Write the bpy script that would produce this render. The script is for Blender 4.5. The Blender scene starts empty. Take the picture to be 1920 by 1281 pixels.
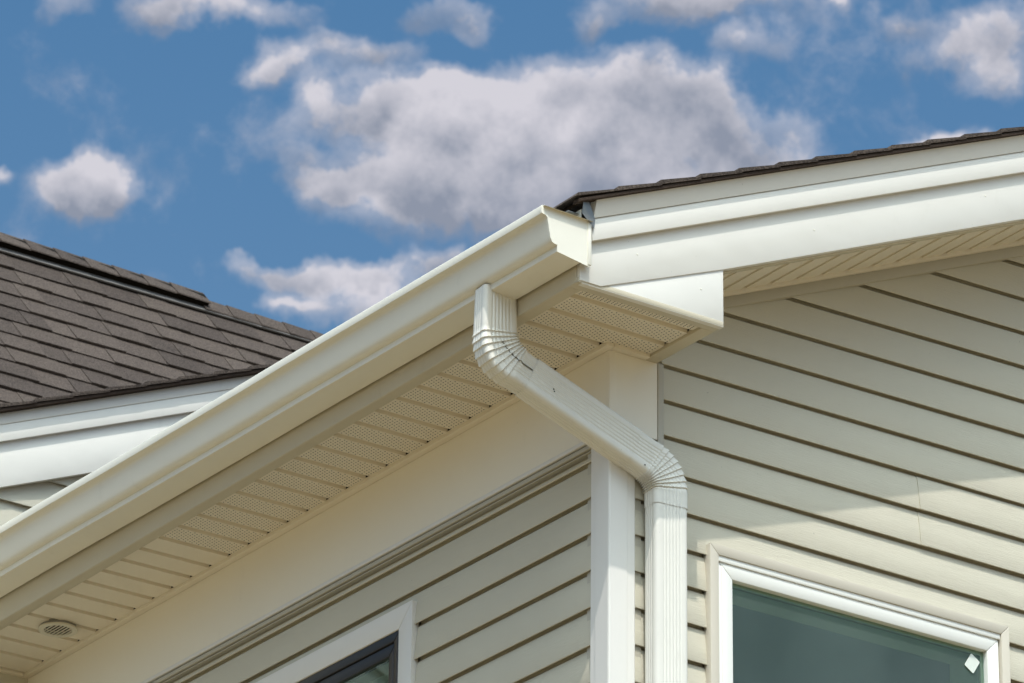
import bpy, bmesh, math, random
from math import sin, cos, pi, radians, tan, atan2, sqrt
from mathutils import Vector, Matrix
random.seed(7)
S = bpy.context.scene
COL = S.collection

# ------------------------------------------------------------------ camera
FPX, YAW, PIT, ROL = 9044.9, 0.605939, 0.428553, 0.0124487
def tow(x, y, z):
    return Vector((x*cos(YAW)+y*sin(YAW), -x*sin(YAW)+y*cos(YAW), z))
_c, _s = cos(ROL), sin(ROL)
CR = tow(_c, -_s*sin(PIT), _s*cos(PIT))
CU = tow(-_s, -_c*sin(PIT), _c*cos(PIT))
CF = tow(0, cos(PIT), sin(PIT))
CAMPOS = Vector((0, 0, 1.6))
cam_d = bpy.data.cameras.new('camera'); cam = bpy.data.objects.new('camera', cam_d); COL.objects.link(cam)
m = Matrix((CR, CU, -CF)).transposed().to_4x4(); m.translation = CAMPOS
cam.matrix_world = m
cam_d.sensor_width = 36; cam_d.lens = 36*FPX/1920; cam_d.clip_start = 0.1; cam_d.clip_end = 2000
cam_d.dof.use_dof = True; cam_d.dof.focus_distance = 12.5; cam_d.dof.aperture_fstop = 20.0
S.camera = cam

# ------------------------------------------------------------------ sun, sky, exposure
SUN = Vector((0.455, 1.0, -2.13)).normalized()      # direction the light travels
sl = bpy.data.lights.new('sun', 'SUN'); sl.energy = 2.0; sl.angle = radians(0.53); sl.color = (1.0, 0.95, 0.88)
so = bpy.data.objects.new('sun', sl); COL.objects.link(so)
so.rotation_euler = SUN.to_track_quat('-Z', 'Y').to_euler(); so.location = (-6, -6, 14)
S.view_settings.view_transform = 'Standard'; S.view_settings.look = 'None'
S.view_settings.exposure = 0.50; S.view_settings.gamma = 1.0
try: S.view_settings.use_curve_mapping = False
except Exception: pass

world = bpy.data.worlds.new('World'); S.world = world; world.use_nodes = True

class NT:
    """small helper round a node tree"""
    def __init__(s, nt): s.nt = nt; s.nt.nodes.clear()
    def n(s, t, **k):
        nd = s.nt.nodes.new(t)
        for a, b in k.items(): setattr(nd, a, b)
        return nd
    def put(s, nd, i, v):
        if isinstance(v, bpy.types.NodeSocket): s.nt.links.new(v, nd.inputs[i])
        elif v is not None: nd.inputs[i].default_value = v
    def m(s, op, a, b=None, c=None, clamp=False):
        nd = s.n('ShaderNodeMath', operation=op, use_clamp=clamp)
        s.put(nd, 0, a); s.put(nd, 1, b); s.put(nd, 2, c)
        return nd.outputs[0]
    def v(s, op, a, b=None, out=0):
        nd = s.n('ShaderNodeVectorMath', operation=op)
        s.put(nd, 0, a); s.put(nd, 1, b)
        return nd.outputs['Value'] if out else nd.outputs[0]
    def vs(s, a, k):
        nd = s.n('ShaderNodeVectorMath', operation='SCALE'); s.put(nd, 0, a); s.put(nd, 'Scale', k); return nd.outputs[0]
    def noise(s, vec, scale, detail=4, rough=0.55, dist=0.0, out='Fac'):
        nd = s.n('ShaderNodeTexNoise'); s.put(nd, 'Vector', vec); s.put(nd, 'Scale', scale)
        s.put(nd, 'Detail', detail); s.put(nd, 'Roughness', rough); s.put(nd, 'Distortion', dist)
        return nd.outputs[out]
    def mix(s, f, a, b):
        nd = s.n('ShaderNodeMix', data_type='RGBA'); s.put(nd, 0, f); s.put(nd, 6, a); s.put(nd, 7, b)
        return nd.outputs[2]
    def mr(s, v, a, b, c=0.0, d=1.0, smooth=True):
        nd = s.n('ShaderNodeMapRange', interpolation_type='SMOOTHSTEP' if smooth else 'LINEAR')
        for i, q in enumerate((v, a, b, c, d)): s.put(nd, i, q)
        return nd.outputs[0]

def pxdir(x, y):
    return (CF + CR*((x-960)/FPX) - CU*((y-640.5)/FPX)).normalized()

# sky: Nishita with scattered cumulus, all in world directions
W = NT(world.node_tree)
sky = W.n('ShaderNodeTexSky', sky_type='NISHITA'); sky.sun_disc = False
sky.sun_elevation = math.asin(-SUN.z); sky.sun_rotation = atan2(-SUN.x, -SUN.y)
sky.air_density = 0.6; sky.dust_density = 10.0; sky.ozone_density = 4.0; sky.altitude = 200
D = W.n('ShaderNodeTexCoord').outputs['Generated']
D = W.v('NORMALIZE', D)
CL = [ # centre px, centre py, radius x, radius y, strength  (turned into world directions)
 (1060,262,360,70,1.5),(1085,152,105,58,1.3),(735,178,105,42,1.4),(850,205,120,50,1.3),(1250,175,100,52,1.2),(1330,230,95,52,1.2),(1180,210,150,60,1.2),
 (960,340,230,60,1.4),(1150,340,260,55,1.3),(860,405,170,38,.8),(1440,300,75,46,1.0),(650,335,62,40,1.0),(740,330,90,48,.9),(600,300,50,24,.45),(570,262,40,26,.4),
 (440,15,150,30,1.1),(330,-10,90,28,1.0),(120,5,46,34,.6),(145,340,66,36,1.1),(160,375,58,26,.9),(215,362,48,18,.4),(4,345,22,18,.8),
 (850,20,70,34,1.1),(910,62,36,26,.8),(545,110,62,34,.75),(500,130,50,22,.5),(700,90,90,30,.72),(640,60,40,18,.4),
 (1300,0,160,36,1.1),(1440,8,120,28,1.0),(1130,28,44,22,.6),(1590,10,30,16,.8),
 (1850,70,90,50,1.1),(1880,150,55,44,1.0),(1770,90,60,30,.6),(1710,275,70,22,1.0),(1790,272,60,18,.8),(1215,105,48,34,.55),(1400,85,66,26,.5),(1715,38,44,22,.5),(1480,230,50,40,.4),
 (560,525,120,36,1.2),(680,528,110,34,1.2),(470,515,60,16,.5),(830,487,52,28,1.0),(560,590,60,12,.7),(700,590,150,36,.9),
]
wq = W.noise(D, 16.0, 2, .5, out='Color'); wr = W.noise(D, 55.0, 4, .6, out='Color')
DM = W.v('ADD', D, W.v('ADD', W.vs(W.v('SUBTRACT', wq, (.5, .5, .5)), .017), W.vs(W.v('SUBTRACT', wr, (.5, .5, .5)), .017)))
DL = W.v('ADD', D, W.vs(W.v('SUBTRACT', wq, (.5, .5, .5)), .012))
mask = None; gsum = None; gb = None
for cx, cy, rx, ry, st in CL:
    c = pxdir(cx, cy)
    sub = W.v('SUBTRACT', DM, tuple(c))
    a = W.v('DOT_PRODUCT', sub, tuple(CR*(FPX/rx)), out=1)
    b = W.v('DOT_PRODUCT', sub, tuple(CU*(FPX/ry)), out=1)
    b0 = W.v('DOT_PRODUCT', W.v('SUBTRACT', DL, tuple(c)), tuple(CU*(FPX/ry)), out=1)
    q = W.m('ADD', W.m('MULTIPLY', a, a), W.m('MULTIPLY', b, b))
    # front hemisphere only
    dd = W.m('ADD', q, W.m('MULTIPLY', W.m('LESS_THAN', W.v('DOT_PRODUCT', D, tuple(c), out=1), 0.5), 100.0))
    g = W.m('MULTIPLY', W.m('EXPONENT', W.m('MULTIPLY', W.m('POWER', dd, 1.35), -0.85)), st)
    mask = g if mask is None else W.m('MAXIMUM', mask, g)
    gsum = g if gsum is None else W.m('ADD', gsum, g)
    t = W.m('MULTIPLY', g, b0); gb = t if gb is None else W.m('ADD', gb, t)
mask = W.m('MULTIPLY', W.m('SUBTRACT', 1.0, W.m('EXPONENT', W.m('MULTIPLY', gsum, -1.0))), 1.25)
# the same kind of cloud goes on over the rest of the sky
far = W.m('SUBTRACT', 1.0, W.mr(W.v('DOT_PRODUCT', D, tuple(CF), out=1), 0.984, 0.991))
gen = W.mr(W.noise(W.v('MULTIPLY', D, (1, 1, 1.8)), 7.0, 3, .5), 0.53, 0.75)
mask = W.m('MAXIMUM', mask, W.m('MULTIPLY', gen, far))
def dens(vec):
    w = W.n('ShaderNodeTexNoise'); W.put(w, 'Vector', vec); W.put(w, 'Scale', 45.0); W.put(w, 'Detail', 2.0)
    wv = W.vs(W.v('SUBTRACT', w.outputs['Color'], (.5, .5, .5)), 0.010)
    p = W.v('ADD', vec, wv)
    n1 = W.noise(p, 52.0, 12, .64)
    n2 = W.noise(p, 26.0, 3, .5)
    return W.m('ADD', W.m('MULTIPLY', W.m('SUBTRACT', n1, .5), 2.0), W.m('MULTIPLY', W.m('SUBTRACT', n2, .5), 0.6))
height = W.m('DIVIDE', gb, W.m('ADD', gsum, .02))
nd0 = dens(D)
upv = (CU*0.95 - CR*0.3).normalized()*0.0048
d0 = W.m('ADD', W.m('MULTIPLY', mask, 1.25), nd0)
core = W.mr(d0, 0.44, 1.05)
wisp = W.m('MULTIPLY', W.mr(d0, 0.02, 0.80), 0.50)
alpha = W.m('MULTIPLY', W.m('MAXIMUM', core, wisp), 0.88)
def soft(vec): return W.noise(vec, 36.0, 11, .60)
s0 = soft(D); lit = W.m('ADD', W.m('MULTIPLY', W.m('SUBTRACT', s0, .5), .75), W.m('MULTIPLY', W.m('SUBTRACT', s0, soft(W.v('ADD', D, tuple(upv*1.5)))), .75))
thick = W.mr(mask, 0.55, 1.30)
shade = W.m('ADD', W.m('MULTIPLY', lit, 2.1), W.m('ADD', W.m('SUBTRACT', 0.74, W.m('MULTIPLY', thick, 0.34)), W.m('MULTIPLY', height, 0.62)), clamp=True)
ccol = W.mix(shade, (1.38, 1.48, 1.80, 1), (3.45, 3.3, 3.5, 1))
hs = W.n('ShaderNodeHueSaturation'); W.put(hs, 'Hue', .487); W.put(hs, 'Saturation', 1.32); W.put(hs, 'Color', sky.outputs[0])
skyb = W.v('MULTIPLY', hs.outputs[0], (.80, 1.03, 1.04))
zz = W.n('ShaderNodeSeparateXYZ'); W.put(zz, 0, D)
skyb = W.mix(W.mr(zz.outputs[2], .49, .10, 0, .50, False), skyb, (2.0, 2.65, 3.1, 1))   # summer haze, paler towards the horizon
skyc = W.mix(alpha, skyb, ccol)
bg = W.n('ShaderNodeBackground'); W.put(bg, 'Color', skyc); W.put(bg, 'Strength', 0.15)
W.nt.links.new(bg.outputs[0], W.n('ShaderNodeOutputWorld').inputs[0])

# ------------------------------------------------------------------ materials
def mat(name, col, rough=.5, spec=.5, var=.04, vscale=6., bump=0., bscale=60., bstretch=(1, 1, 1), bdist=.001,
        speck=0., speckscale=90., dirt=0., dirtcol=(.25, .2, .12), metal=0., wav=0., coat=0.):
    mt = bpy.data.materials.new(name); mt.use_nodes = True
    N = NT(mt.node_tree)
    P = N.n('ShaderNodeTexCoord').outputs['Object']
    geo = N.n('ShaderNodeNewGeometry').outputs['Position']
    b = N.n('ShaderNodeBsdfPrincipled')
    c = (*col, 1)
    if var:
        f = N.noise(geo, vscale, 5, .6)
        c = N.mix(f, (*[x*(1-var) for x in col], 1), (*[min(1, x*(1+var)) for x in col], 1))
    if dirt:
        f2 = N.mr(N.noise(N.v('MULTIPLY', geo, (1, 1, .35)), 14., 8, .72), .55, .82, 0, dirt)
        c = N.mix(f2, c, (*dirtcol, 1))
    if speck:
        f3 = N.mr(N.noise(geo, speckscale, 3, .6), .735, .78, 0, speck)
        c = N.mix(f3, c, (*[x*.3 for x in col], 1))
    N.put(b, 'Base Color', c); N.put(b, 'Roughness', rough); N.put(b, 'Specular IOR Level', spec); N.put(b, 'Metallic', metal)
    if coat: N.put(b, 'Coat Weight', coat); N.put(b, 'Coat Roughness', .15)
    nrm = None
    if bump:
        h = N.noise(N.v('MULTIPLY', geo, bstretch), bscale, 5, .6)
        bp = N.n('ShaderNodeBump'); N.put(bp, 'Strength', bump); N.put(bp, 'Distance', bdist); N.put(bp, 'Height', h); nrm = bp.outputs[0]
    if wav:
        h = N.noise(geo, 5.5, 2, .5)
        bp = N.n('ShaderNodeBump'); N.put(bp, 'Strength', 1.0); N.put(bp, 'Distance', wav); N.put(bp, 'Height', h)
        if nrm: N.put(bp, 'Normal', nrm)
        nrm = bp.outputs[0]
    if nrm: N.put(b, 'Normal', nrm)
    N.nt.links.new(b.outputs[0], N.n('ShaderNodeOutputMaterial').inputs[0])
    return mt

M = {}
M['trim']   = mat('trim_aluminium', (.775, .745, .69), .38, .5, .02, 4, speck=.5, speckscale=120, dirt=.10, wav=.004)
M['gutter'] = mat('gutter_aluminium', (.83, .79, .69), .36, .5, .02, 4, speck=.5, speckscale=130, dirt=.12, wav=.003)
M['spout']  = mat('downspout_aluminium', (.775, .75, .685), .27, .5, .03, 8, speck=.7, speckscale=110, dirt=.22, wav=.002)
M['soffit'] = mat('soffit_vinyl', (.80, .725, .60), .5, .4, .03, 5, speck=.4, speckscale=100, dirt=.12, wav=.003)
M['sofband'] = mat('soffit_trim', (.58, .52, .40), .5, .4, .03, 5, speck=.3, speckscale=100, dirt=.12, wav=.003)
M['frieze'] = mat('frieze_aluminium', (.88, .82, .70), .45, .4, .02, 3, dirt=.06, speck=.3, wav=.004)
M['post']   = mat('corner_post_vinyl', (.785, .76, .72), .45, .4, .015, 3, bump=.25, bscale=40, bstretch=(1, 1, 14), bdist=.0004, dirt=.04)
M['sidex']  = mat('siding_vinyl', (.60, .56, .455), .55, .35, .03, 3, bump=.8, bscale=24, bstretch=(1.2, 1.2, 18), bdist=.0013, dirt=.06, speck=.45, speckscale=70, wav=.004)
M['sidej']  = mat('siding_channel_vinyl', (.50, .465, .385), .5, .35, .02, 3)
M['bead']   = mat('beige_trim_vinyl', (.62, .57, .48), .5, .35, .02, 4)
M['vinylw'] = mat('window_vinyl', (.84, .83, .78), .3, .5, .01, 4)
M['blackf'] = mat('black_window_frame', (.022, .02, .022), .35, .5, .1, 20)
M['hole']   = mat('dark_opening', (.012, .010, .008), .9, .1, 0)
M['flash']  = mat('metal_flashing', (.30, .29, .27), .35, .5, .2, 30, metal=.6)
M['venty']  = mat('vent_plastic', (.68, .64, .53), .5, .4, .03, 20)
M['sticker']= mat('sticker_paper', (.74, .78, .72), .5, .3, .12, 60)
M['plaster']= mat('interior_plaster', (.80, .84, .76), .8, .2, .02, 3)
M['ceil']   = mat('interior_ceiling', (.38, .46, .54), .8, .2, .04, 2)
M['soil']   = mat('ground_soil', (.195, .150, .088), .95, .1, .25, .8, bump=.5, bscale=3, bdist=.03)

def shingle_mat(name, c0, c1):
    mt = bpy.data.materials.new(name); mt.use_nodes = True
    N = NT(mt.node_tree)
    geo = N.n('ShaderNodeNewGeometry').outputs['Position']
    rnd = N.n('ShaderNodeObjectInfo').outputs['Random']
    b = N.n('ShaderNodeBsdfPrincipled')
    g = N.noise(geo, 150., 4, .75)
    base = N.mix(rnd, (*c0, 1), (*c1, 1))
    g2 = N.noise(geo, 9., 4, .6)
    base = N.mix(N.mr(g2, .3, .7, 0, .35), base, (.075, .055, .05, 1))
    c = N.mix(N.mr(g, .35, .68), N.mix(.55, base, (.012, .010, .010, 1)), N.mix(.35, base, (.215, .17, .14, 1)))
    N.put(b, 'Base Color', c); N.put(b, 'Roughness', .92); N.put(b, 'Specular IOR Level', .2)
    bp = N.n('ShaderNodeBump'); N.put(bp, 'Strength', .8); N.put(bp, 'Distance', .003); N.put(bp, 'Height', g)
    N.put(b, 'Normal', bp.outputs[0])
    N.nt.links.new(b.outputs[0], N.n('ShaderNodeOutputMaterial').inputs[0])
    return mt
M['shingle'] = shingle_mat('asphalt_shingle', (.030, .021, .018), (.098, .075, .062))
M['shdark']  = mat('asphalt_shingle_edge', (.05, .034, .026), .95, .2, .5, 90, bump=.8, bscale=150, bdist=.004)
M['shpale']  = mat('ridge_flashing', (.14, .13, .125), .8, .3, .2, 60)

def glass_mat(name, tint, refl, bright_veil):
    mt = bpy.data.materials.new(name); mt.use_nodes = True
    N = NT(mt.node_tree)
    geo = N.n('ShaderNodeNewGeometry').outputs['Position']
    tr = N.n('ShaderNodeBsdfTransparent'); N.put(tr, 'Color', (*tint, 1))
    gl = N.n('ShaderNodeBsdfGlossy'); N.put(gl, 'Roughness', .02); N.put(gl, 'Color', (.8, 1., .93, 1))
    fr = N.n('ShaderNodeFresnel'); N.put(fr, 'IOR', 1.5)
    sp = N.m('ADD', N.mr(N.noise(geo, 42., 3, .5), .755, .79, 0, .2), N.mr(N.noise(geo, 3., 5, .6), .3, .7, bright_veil*.75, bright_veil*1.2))  # small specks, plus a pale diffuse veil added so the pane reads brighter
    df = N.n('ShaderNodeBsdfDiffuse'); N.put(df, 'Color', (.52, .66, .62, 1))
    mx = N.n('ShaderNodeMixShader'); N.put(mx, 0, N.m('MULTIPLY', fr.outputs[0], refl, clamp=True))
    N.nt.links.new(tr.outputs[0], mx.inputs[1]); N.nt.links.new(gl.outputs[0], mx.inputs[2])
    m2 = N.n('ShaderNodeMixShader'); N.put(m2, 0, sp)
    N.nt.links.new(mx.outputs[0], m2.inputs[1]); N.nt.links.new(df.outputs[0], m2.inputs[2])
    N.nt.links.new(m2.outputs[0], N.n('ShaderNodeOutputMaterial').inputs[0])
    return mt
M['glass'] = glass_mat('window_glass', (.70, .90, .80), .8, .10)
M['glass2'] = glass_mat('clear_window_glass', (.55, .63, .55), 1.1, .06)

# ------------------------------------------------------------------ building helpers
WL = {}
def wloc(o): return WL.get(o.name, Vector((0, 0, 0))) if o else Vector((0, 0, 0))
def empty(name, loc, label=None, cat=None, parent=None, group=None):
    o = bpy.data.objects.new(name, None); COL.objects.link(o); o.empty_display_size = .2
    loc = Vector(loc)
    if parent: o.parent = parent; o.location = loc - wloc(parent)
    else: o.location = loc
    WL[o.name] = loc
    tag(o, label, cat, group); return o
def tag(o, label=None, cat=None, group=None, kind=None):
    if label: o['label'] = label
    if cat: o['category'] = cat
    if group: o['group'] = group
    if kind: o['kind'] = kind
    return o
def mk(name, verts, faces, material, parent=None, sharp=30, smooth=False, bevel=0, label=None):
    """mesh object from WORLD coordinates, origin at its parent (or its own base)"""
    base = wloc(parent) if parent else Vector(verts[0])
    me = bpy.data.meshes.new(name)
    me.from_pydata([tuple(Vector(v)-base) for v in verts], [], faces)
    bm = bmesh.new(); bm.from_mesh(me)
    bmesh.ops.recalc_face_normals(bm, faces=bm.faces)
    if bevel:
        es = [e for e in bm.edges if len(e.link_faces) == 2 and e.calc_face_angle(0) > .5]
        bmesh.ops.bevel(bm, geom=es, offset=bevel, segments=2, profile=.5, affect='EDGES', clamp_overlap=True)
    bm.to_mesh(me); bm.free()
    if smooth or bevel:
        me.shade_smooth(); me.set_sharp_from_angle(angle=radians(sharp))
    me.materials.append(material)
    o = bpy.data.objects.new(name, me); COL.objects.link(o)
    if parent: o.parent = parent
    else: o.location = base
    WL[o.name] = base
    if label: o['label'] = label
    return o
def boxg(x0, x1, y0, y1, z0, z1):
    v = [(x, y, z) for x in (x0, x1) for y in (y0, y1) for z in (z0, z1)]
    f = [(0, 1, 3, 2), (4, 6, 7, 5), (0, 4, 5, 1), (2, 3, 7, 6), (0, 2, 6, 4), (1, 5, 7, 3)]
    return v, f
def box(name, x0, x1, y0, y1, z0, z1, material, parent=None, bevel=0, label=None):
    v, f = boxg(x0, x1, y0, y1, z0, z1); return mk(name, v, f, material, parent, bevel=bevel, label=label)
def prism(name, pts0, pts1, material, parent=None, smooth=False, sharp=30, bevel=0, cap=True, closed=True, label=None):
    """loft between two matching outlines (world coords)"""
    n = len(pts0); v = list(pts0)+list(pts1)
    f = [(i, (i+1) % n, n+(i+1) % n, n+i) for i in range(n if closed else n-1)]
    if cap: f += [tuple(range(n-1, -1, -1)), tuple(range(n, 2*n))]
    return mk(name, v, f, material, parent, smooth=smooth, sharp=sharp, bevel=bevel, label=label)
def loft(name, rings, material, parent, closed=True, sharp=35, label=None, capends=False):
    n = len(rings[0]); v = [p for r in rings for p in r]; f = []
    for k in range(len(rings)-1):
        for i in range(n if closed else n-1):
            j = (i+1) % n
            f.append((k*n+i, k*n+j, (k+1)*n+j, (k+1)*n+i))
    if capends: f += [tuple(range(n-1, -1, -1)), tuple(range((len(rings)-1)*n, len(rings)*n))]
    return mk(name, v, f, material, parent, smooth=True, sharp=sharp, label=label)

# ------------------------------------------------------------------ key dimensions (metres)
XW, YW = 6.848, 9.427          # outside corner of the two walls
ZS = 6.904                     # eave soffit level
XF = 6.532                     # eave fascia face
YR = 9.130                     # rake fascia face
YB = 12.53                     # rear wing wall
RS = 0.43                      # rake slope
WO = .0140                     # siding sits back from the post face
SG = YW + .031                 # sheathing plane of gable wall
def rake_z(x): return 7.068 + RS*(x-7.004)      # lower edge of rake fascia

# ------------------------------------------------------------------ ground
gv = [(-600, -600, 0), (600, -600, 0), (600, 600, 0), (-600, 600, 0)]
g = mk('ground', gv, [(0, 1, 2, 3)], M['soil']); tag(g, 'bare tan soil yard around the houses', kind='structure')

# ------------------------------------------------------------------ house in front
house = empty('house', (XW, YW, 0), 'beige vinyl-sided house corner in front with white corner post, two windows and a gable', 'house')

# --- gable wall
gw = empty('gable_wall', (XW, YW, 0), parent=house)
RX1 = 9.6
def zl(k, x):   # board line k counted up from z=6.593
    e = .1035 + (x-7.14)/1.1*.0039
    return 6.6005 + k*e
v = [(XW+.01, SG, 0), (RX1, SG, 0), (RX1, SG, rake_z(RX1)+.02), (7.03, SG, rake_z(7.03)+.02), (XW+.01, SG, 7.0)]
WX0, WX1, WZT, WZB = 7.196, 8.172, 6.404, 5.25      # right window opening
def panel_hole(x0, x1):   # sheathing in pieces round the window opening
    return
pieces = [
 [(XW+.01, 0), (WX0, 0), (WX0, rake_z(WX0)), (7.03, rake_z(7.03)), (XW+.01, 6.95)],
 [(WX0, WZT), (WX1, WZT), (WX1, rake_z(WX1)), (WX0, rake_z(WX0))],
 [(WX0, 0), (WX1, 0), (WX1, WZB), (WX0, WZB)],
 [(WX1, 0), (RX1, 0), (RX1, rake_z(RX1)), (WX1, rake_z(WX1))]]
vv, ff = [], []
for P in pieces:
    n = len(P); b = len(vv)
    vv += [(x, SG, z) for x, z in P] + [(x, SG+.08, z) for x, z in P]
    ff += [tuple(range(b, b+n)), tuple(range(b+2*n-1, b+n-1, -1))] + [(b+i, b+(i+1) % n, b+n+(i+1) % n, b+n+i) for i in range(n)]
mk('sheathing', vv, ff, M['sidej'], gw)

BT = .0135
def board_x(parent, x0, x1, k, zmax=None, off=0., name='siding_board', seg=1):
    """one clapboard course on the gable wall, bottom line k, from x0 to x1, cut by the rake"""
    yb = YW + WO - .0125 - off; yt = YW + WO - .0010 - off
    rings = []
    xs = [x0, x1]
    if zmax is None:
        xf = x0
        while rake_z(xf)+.055 < zl(k+1, xf)+.004 and xf < x1: xf += .004
        xf += .004
        if x0+.01 < xf < x1-.01: xs = [x0, xf-.0035, xf, x1]
    for x in xs:
        z0, z1 = zl(k, x), zl(k+1, x)+.004
        lim = rake_z(x)+.055 if zmax is None else zmax
        def P(t):   # t 0 bottom..1 top
            z = min(z0+(z1-z0)*t, lim); tt = (z-z0)/(z1-z0); return z, yb+(yt-yb)*max(0, tt)
        za, ya = P(.035); zb, yb2 = P(.5); zc, yc = P(1.)
        rings.append([(x, ya+.0008, min(z0+.0008, lim)), (x, ya, za), (x, yb2, zb), (x, yc, zc-.0110 if zc < lim+.0004 else zc-.0002), (x, yc+(.0045 if zc < lim+.0004 else 0), zc-.0075 if zc < lim+.0004 else zc-.0001), (x, yc+(.0105 if zc < lim+.0004 else .0001), zc), (x, yc+.0110, min(zc+.026, lim)), (x, YW+.0305, min(zc+.0262, lim)), (x, YW+.0305, min(z0+.030, lim)), (x, ya+.0045, min(z0+.030, lim)), (x, ya+.0025, min(z0, lim))])
    return loft(name, rings, M['sidex'], parent, sharp=25, capends=True)
XJ = 7.0225
for k in range(-16, 20):
    zb = zl(k, 7.6)
    if zb + .11 < WZB - .3: pass
    # x where the course meets the rake: rake underside z = rake_z + .03
    xs = XJ
    while rake_z(xs)+.050 < zl(k, xs)+.034 and xs < RX1: xs += .01
    if xs >= RX1-.05: continue
    xs = max(XJ, xs-.02)
    x_l = xs
    if k < 0: x_l = 6.928
    ztop = zl(k+1, 7.6)
    if ztop < WZT and zb > WZB-.12:
        board_x(gw, x_l, WX0-.028, k); board_x(gw, WX1+.028, RX1, k)
    elif zb < WZT and zb > WZB:
        board_x(gw, x_l, RX1, k)
    elif k in (0, 1):
        board_x(gw, x_l, 7.925, k); board_x(gw, 7.905, RX1, k, off=.0022)
    else:
        board_x(gw, x_l, RX1, k, seg=2)
# band and bead under the rake soffit
def rake_strip(name, x0, x1, d0, d1, y0, y1, material, parent, bevel=0):
    """sloping box following the rake between heights d0..d1 above rake_z, y0..y1"""
    A = [(x0, y0, rake_z(x0)+d0), (x0, y1, rake_z(x0)+d0), (x0, y1, rake_z(x0)+d1), (x0, y0, rake_z(x0)+d1)]
    B = [(x1, y0, rake_z(x1)+d0), (x1, y1, rake_z(x1)+d0), (x1, y1, rake_z(x1)+d1), (x1, y0, rake_z(x1)+d1)]
    return prism(name, A, B, material, parent, bevel=bevel)
rake_strip('wall_channel', 7.0, RX1, -.038, -.004, YW-.009, YW+.018, M['sidej'], gw, bevel=.002)
box('wall_channel', 7.0045, 7.0235, YW-.0045, YW+.018, 5.3, 6.9035, M['sidej'], gw, bevel=.002)

# --- side wall (left), facing -X
sw = empty('side_wall', (XW, YW+.1, 0), parent=house)
LY0, LY1, LZT, LZB = 10.408, 11.30, 6.417, 5.3
vv, ff = [], []
for (y0, y1, z0, z1) in ((YW+.01, LY0, 0, 6.9), (LY0, LY1, LZT, 6.9), (LY0, LY1, 0, LZB), (LY1, YB+.02, 0, 6.9)):
    a, b = boxg(XW+.031, XW+.11, y0, y1, z0, z1); n = len(vv)
    vv += a; ff += [tuple(i+n for i in q) for q in b]
mk('sheathing', vv, ff, M['sidej'], sw)
zs_left = [6.6100, 6.5085, 6.4065, 6.3020, 6.1975, 6.0910]
while len(zs_left) < 12: zs_left.append(zs_left[-1]-.104)
def board_y(parent, y0, y1, z0, z1, ext=.026):
    xb, xt = XW+WO-.0125, XW+WO-.001
    rings = []
    for y in (y0, y1):
        rings.append([(xb+.0008, y, z0+.0008), (xb, y, z0+.004), ((xb+xt)/2, y, (z0+z1)/2), (xt, y, z1-.0070), (xt+.0045, y, z1-.0035), (xt+.0105, y, z1+.004), (xt+.0110, y, z1+.004+ext), (XW+.0305, y, z1+.0042+ext), (XW+.0305, y, z0+min(.030, (z1-z0)*.6)), (xb+.0045, y, z0+min(.030, (z1-z0)*.6)), (xb+.0025, y, z0)])
    return loft('siding_board', rings, M['sidex'], parent, sharp=25, capends=True)
ztops = [6.632]+zs_left[:-1]
PY0 = YW+.080
for z0, z1 in zip(zs_left, ztops):
    if z0 > LZT+.06: board_y(sw, PY0, YB-.002, z0, z1, .001 if z1 == 6.632 else .026)
    elif z1 > LZT+.06: board_y(sw, PY0, YB-.002, z0, z1)
    else:
        board_y(sw, PY0, LY0-.069, z0, z1); board_y(sw, LY1+.069, YB-.002, z0, z1)
box('wall_channel', XW-.001, XW+.0245, PY0-.01, YB-.002, 6.6465, 6.6590, M['sidej'], sw, bevel=.0015)
box('wall_channel', XW+.004, XW+.0245, PY0-.01, YB-.002, 6.6400, 6.6430, M['sidej'], sw, bevel=.001)

# --- corner post
pv = []
def post_ring(z):
    a = .0665
    L = [(XW+.0040, YW+a), (XW-.016, YW+a), (XW-.018, YW+a-.003), (XW-.018, YW+a-.024), (XW-.021, YW+a-.027), (XW-.021, YW-.016), (XW-.0195, YW-.0195), (XW-.016, YW-.021),
         (XW+a-.029, YW-.021), (XW+a-.026, YW-.018), (XW+a-.003, YW-.018), (XW+a, YW-.016), (XW+a, YW+.0040), (XW+.01, YW+.0040), (XW+.0040, YW+.01)]
    dx = .003; dy = .003
    return [(x+.018, y+.018, z) for x, y in L]
loft('corner_post', [post_ring(0.3), post_ring(6.6795)], M['post'], house, sharp=20, capends=True)

# --- frieze: board under the side soffit with its return round the corner
fz = empty('frieze', (XW, YW, 6.67), parent=house)
FX, FY = XW-.001, YW-.001
box('frieze_board', FX, FX+.02, FY+.0005, YB-.002, 6.6775, 6.9035, M['frieze'], fz)
box('frieze_board', FX+.0205, 7.0035, FY, FY+.02, 6.681, 6.9035, M['frieze'], fz)
box('frieze_corner_trim', FX-.0012, FX+.021, FY-.0012, FY+.012, 6.681, 6.9033, M['frieze'], fz, bevel=.0008)
prism('frieze_moulding', [(FX-.0045, YW+.001, z) for z in (6.6635, 6.6755)]+[(FX+.01, YW+.001, z) for z in (6.6755, 6.6635)],
      [(FX-.0045, YB-.002, z) for z in (6.6635, 6.6755)]+[(FX+.01, YB-.002, z) for z in (6.6755, 6.6635)], M['post'], fz, bevel=.0012)

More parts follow.
